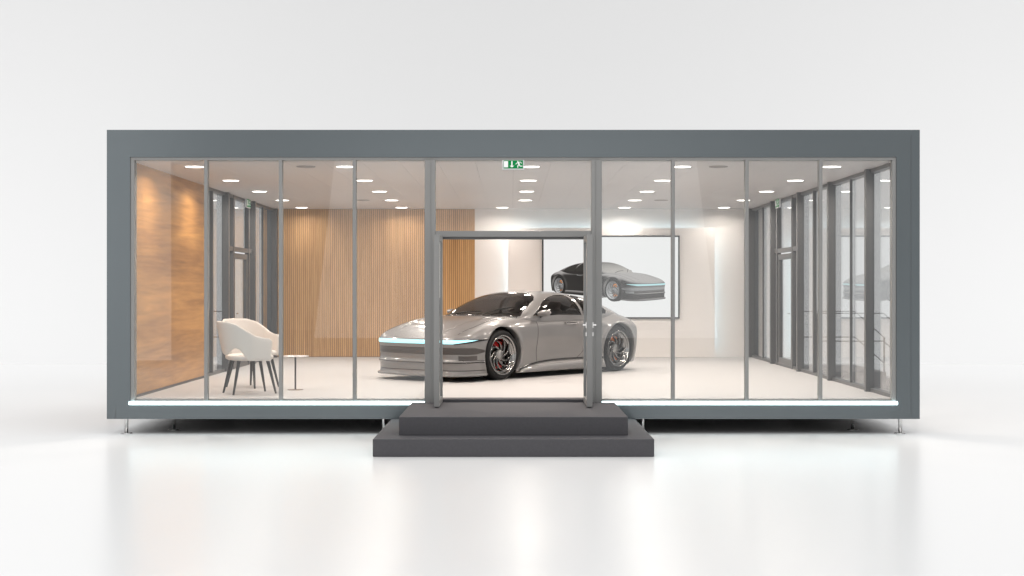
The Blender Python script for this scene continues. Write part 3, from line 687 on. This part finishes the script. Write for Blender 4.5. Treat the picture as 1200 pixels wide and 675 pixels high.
# ------------------------------------------------------------------ wall display with the picture of the car (a flat print of projected outlines)
def build_display(car):
    t = thing('wall_display', 'large thin black-framed wall display showing a picture of the grey coupe', 'display', (2.045, YR - .212, 1.26))
    W2, H2 = 1.435, 1.735
    boxes('frame', [((-W2, -.05, 0), (-W2 + .032, 0, H2)), ((W2 - .032, -.05, 0), (W2, 0, H2)), ((-W2 + .032, -.05, 0), (W2 - .032, 0, .032)), ((-W2 + .032, -.05, H2 - .032), (W2 - .032, 0, H2))], M['black'], t)
    sm_ = mat('display_white', (.02, .02, .02), .3, emit=(1, .995, .985), es=.80)
    boxes('screen', [((-W2 + .032, -.04, .032), (W2 - .032, -.001, H2 - .032))], sm_, t)
    az, dist, h, f, cx, cy_, roll = -.7893, 13.6, 1.265, 404.5, 712.9, 310.9, .016
    C = np.array([1.2 - dist * math.cos(az), -dist * math.sin(az), h]); fw = np.array([math.cos(az), math.sin(az)]); rt = np.array([fw[1], -fw[0]])
    Zs = 18.27 + YR - .252
    V = []; F = []; CO = []
    bpy.context.view_layer.update()
    inv = car.matrix_world.inverted()
    def sst(a, b, x): q = np.clip((x - a) / (b - a), 0, 1); return q * q * (3 - 2 * q)
    for o in car.children_recursive:
        if o.type != 'MESH' or o.name.split('.')[0] in ('cowl',): continue
        me = o.data; n = len(me.vertices)
        co = np.zeros(n * 3); me.vertices.foreach_get('co', co); co = co.reshape(-1, 3)
        no = np.zeros(n * 3); me.vertex_normals.foreach_get('vector', no); no = no.reshape(-1, 3)
        mw = np.array(inv @ o.matrix_world); co = co @ mw[:3, :3].T + mw[:3, 3]; no = no @ mw[:3, :3].T
        d = co - C; z = d[:, :2] @ fw; x = d[:, :2] @ rt; y = d[:, 2]
        vd = -d / np.linalg.norm(d, axis=1)[:, None]; s = np.sign((no * vd).sum(1))[:, None]; s[s == 0] = 1; no = no * s
        u = f * x / z; v = -f * y / z; px = cx + u - roll * v; py = cy_ + v + roll * u
        X = (px - 600) / 1644 * Zs - .0167 - 2.045; Zz = 1.9 - (py - 337.5) / 1644 * Zs - 1.26
        Y = -.0405 - .012 * np.clip((1 / z - 1 / 17.0) / (1 / 10.0 - 1 / 17.0), 0, 1)
        mn = me.materials[0].name if me.materials else ''
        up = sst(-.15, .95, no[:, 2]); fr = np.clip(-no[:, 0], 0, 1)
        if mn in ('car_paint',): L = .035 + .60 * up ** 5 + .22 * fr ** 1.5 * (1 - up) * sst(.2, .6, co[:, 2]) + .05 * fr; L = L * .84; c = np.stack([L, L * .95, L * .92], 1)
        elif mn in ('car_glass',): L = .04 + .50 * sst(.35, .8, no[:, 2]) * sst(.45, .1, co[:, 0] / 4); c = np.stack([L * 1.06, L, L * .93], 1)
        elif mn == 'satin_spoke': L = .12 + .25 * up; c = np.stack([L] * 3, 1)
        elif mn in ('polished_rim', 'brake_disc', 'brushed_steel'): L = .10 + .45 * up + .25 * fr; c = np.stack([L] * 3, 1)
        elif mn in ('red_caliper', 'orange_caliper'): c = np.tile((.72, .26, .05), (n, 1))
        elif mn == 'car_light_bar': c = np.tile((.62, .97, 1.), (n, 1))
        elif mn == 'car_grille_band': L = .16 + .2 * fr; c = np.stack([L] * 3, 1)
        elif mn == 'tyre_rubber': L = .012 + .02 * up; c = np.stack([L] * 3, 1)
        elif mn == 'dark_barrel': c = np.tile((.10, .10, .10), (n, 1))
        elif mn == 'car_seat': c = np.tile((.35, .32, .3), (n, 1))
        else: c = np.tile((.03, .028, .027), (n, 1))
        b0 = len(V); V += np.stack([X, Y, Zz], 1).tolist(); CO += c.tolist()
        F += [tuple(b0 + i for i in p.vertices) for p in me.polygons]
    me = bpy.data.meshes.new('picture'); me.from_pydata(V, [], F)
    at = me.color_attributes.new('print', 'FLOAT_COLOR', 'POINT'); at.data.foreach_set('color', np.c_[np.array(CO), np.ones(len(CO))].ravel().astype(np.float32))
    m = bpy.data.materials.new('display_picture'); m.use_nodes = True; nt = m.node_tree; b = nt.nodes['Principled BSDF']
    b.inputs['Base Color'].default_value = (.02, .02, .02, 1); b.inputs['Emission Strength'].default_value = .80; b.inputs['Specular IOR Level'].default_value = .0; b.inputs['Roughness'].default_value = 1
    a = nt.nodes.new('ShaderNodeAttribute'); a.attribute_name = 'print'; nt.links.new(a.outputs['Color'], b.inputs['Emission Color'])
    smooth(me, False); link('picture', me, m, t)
    # soft ground patch drawn under the pictured car
    return t
build_display(bpy.data.objects['sports_car'])



# ------------------------------------------------------------------ chairs
def make_chair(label):
    t = thing('armchair', label, 'chair', (0, 0, 0), 0, 'cream armchairs')
    # shell: U in plan (facing +X), th 0 = one arm front, 1 = other arm front
    nu, nv = 73, 13
    def plan(u):   # u -1..1 ; 0 = back
        s = abs(u); L = u < 0
        sg = -1 if L else 1
        hw = .325; back = -.33; front = .27; rc = .29
        # arc then straight
        arc = math.pi / 2 * rc; st = front - (back + rc); flat = hw - rc
        tot = flat + arc + st; d = s * tot
        if d < flat: x, y, nx, ny = back, d, -1, 0
        elif d < flat + arc:
            a = (d - flat) / rc; x = back + rc - rc * math.cos(a); y = flat + rc * math.sin(a); nx, ny = -math.cos(a), math.sin(a)
        else: x = back + rc + (d - flat - arc); y = hw; nx, ny = 0, 1
        return x, sg * y, nx, sg * ny
    top = lambda s: np.interp(s, [0, .22, .36, .5, .64, .8, .94, 1], [1.0, .995, .955, .875, .805, .775, .765, .735])
    bot = lambda s: np.interp(s, [0, .14, .22, .31, .39, .46, .53, 1], [.53, .55, .60, .635, .615, .53, .46, .455])
    V = []; ring = []
    P = np.zeros((nu, 2 * nv, 3))
    for i, u in enumerate(np.linspace(-1, 1, nu)):
        x, y, nx, ny = plan(u); s = abs(u); zt = top(s); zb = bot(s)
        for k in range(2 * nv):
            # closed cross-section: outer side up, inner side down, rounded
            a = 2 * math.pi * k / (2 * nv); hc = (zt + zb) / 2; hh = (zt - zb) / 2
            ca, sa = math.cos(a), math.sin(a)
            off = .026 * np.sign(ca) * abs(ca) ** .55; zz = hc + hh * np.sign(sa) * abs(sa) ** .32
            lean = (zz - .45) * .21 * (1 - s * .55) + (0.02 if s > .9 else 0) * 0
            e = 1 - max(0, (s - .97) / .03) * .45
            x_ = x * .86; P[i, k] = (x_ + nx * (off * e + lean), y + ny * (off * e + lean * .9), zz if s < .97 else hc + (zz - hc) * (1 - (s - .97) / .03 * .06))
    o = grid_mesh('shell', P, M['fabric'], t, closed_v=True)
    me = o.data; bm = bmesh.new(); bm.from_mesh(me); bm.verts.ensure_lookup_table()
    for i in (0, nu - 1): bm.faces.new([bm.verts[i * 2 * nv + k] for k in range(2 * nv)])
    bmesh.ops.recalc_face_normals(bm, faces=bm.faces); bm.to_mesh(me); bm.free(); smooth(me)
    # seat cushion: superellipse slab
    Q = np.zeros((17, 60, 3))
    for i, v in enumerate(np.linspace(-1, 1, 17)):
        ph = v * math.pi / 2; rr = abs(math.cos(ph)) ** .35; zz = .50 + .048 * np.sign(math.sin(ph)) * abs(math.sin(ph)) ** .8
        for k in range(60):
            a = 2 * math.pi * k / 60; c_, s_ = math.cos(a), math.sin(a)
            Q[i, k] = (.025 + .30 * rr * np.sign(c_) * abs(c_) ** .55, .30 * rr * np.sign(s_) * abs(s_) ** .55, zz)
    grid_mesh('seat_cushion', Q, M['fabric'], t, closed_v=True)
    for sx in (-1, 1):
        for sy in (-1, 1):
            tubes('leg', [[(.03 + sx * .20, sy * .17, .47), (.03 + sx * .30, sy * .235, .0)]], [.026, .014], M['leg'], t, 12)
    return t
ch = make_chair('cream upholstered armchair nearest the front glass, facing right')
ch.location = (-3.66, 1.05, ZF); ch.rotation_euler = (0, 0, R(28))
ch2 = copy_tree(ch); ch2.location = (-3.84, 2.3, ZF); ch2.rotation_euler = (0, 0, R(-37)); ch2['label'] = 'cream upholstered armchair standing behind the other one, turned towards the camera'
tb = thing('side_table', 'small round side table on a thin dark stem beside the armchairs', 'table', (-3.10, 1.7, ZF))
lathe('table_top', [(0, .470), (.175, .472), (.19, .476), (.19, .483), (.175, .487), (0, .489)], mat('table_pale', (.72, .68, .66), .3), tb, 48)
lathe('stem', [(.013, .008), (.013, .470)], M['dark_metal'], tb, 16)
lathe('base', [(0, .0), (.11, .0), (.112, .006), (.10, .010), (0, .012)], mat('table_base', (.30, .25, .22), .4, .5), tb, 40)
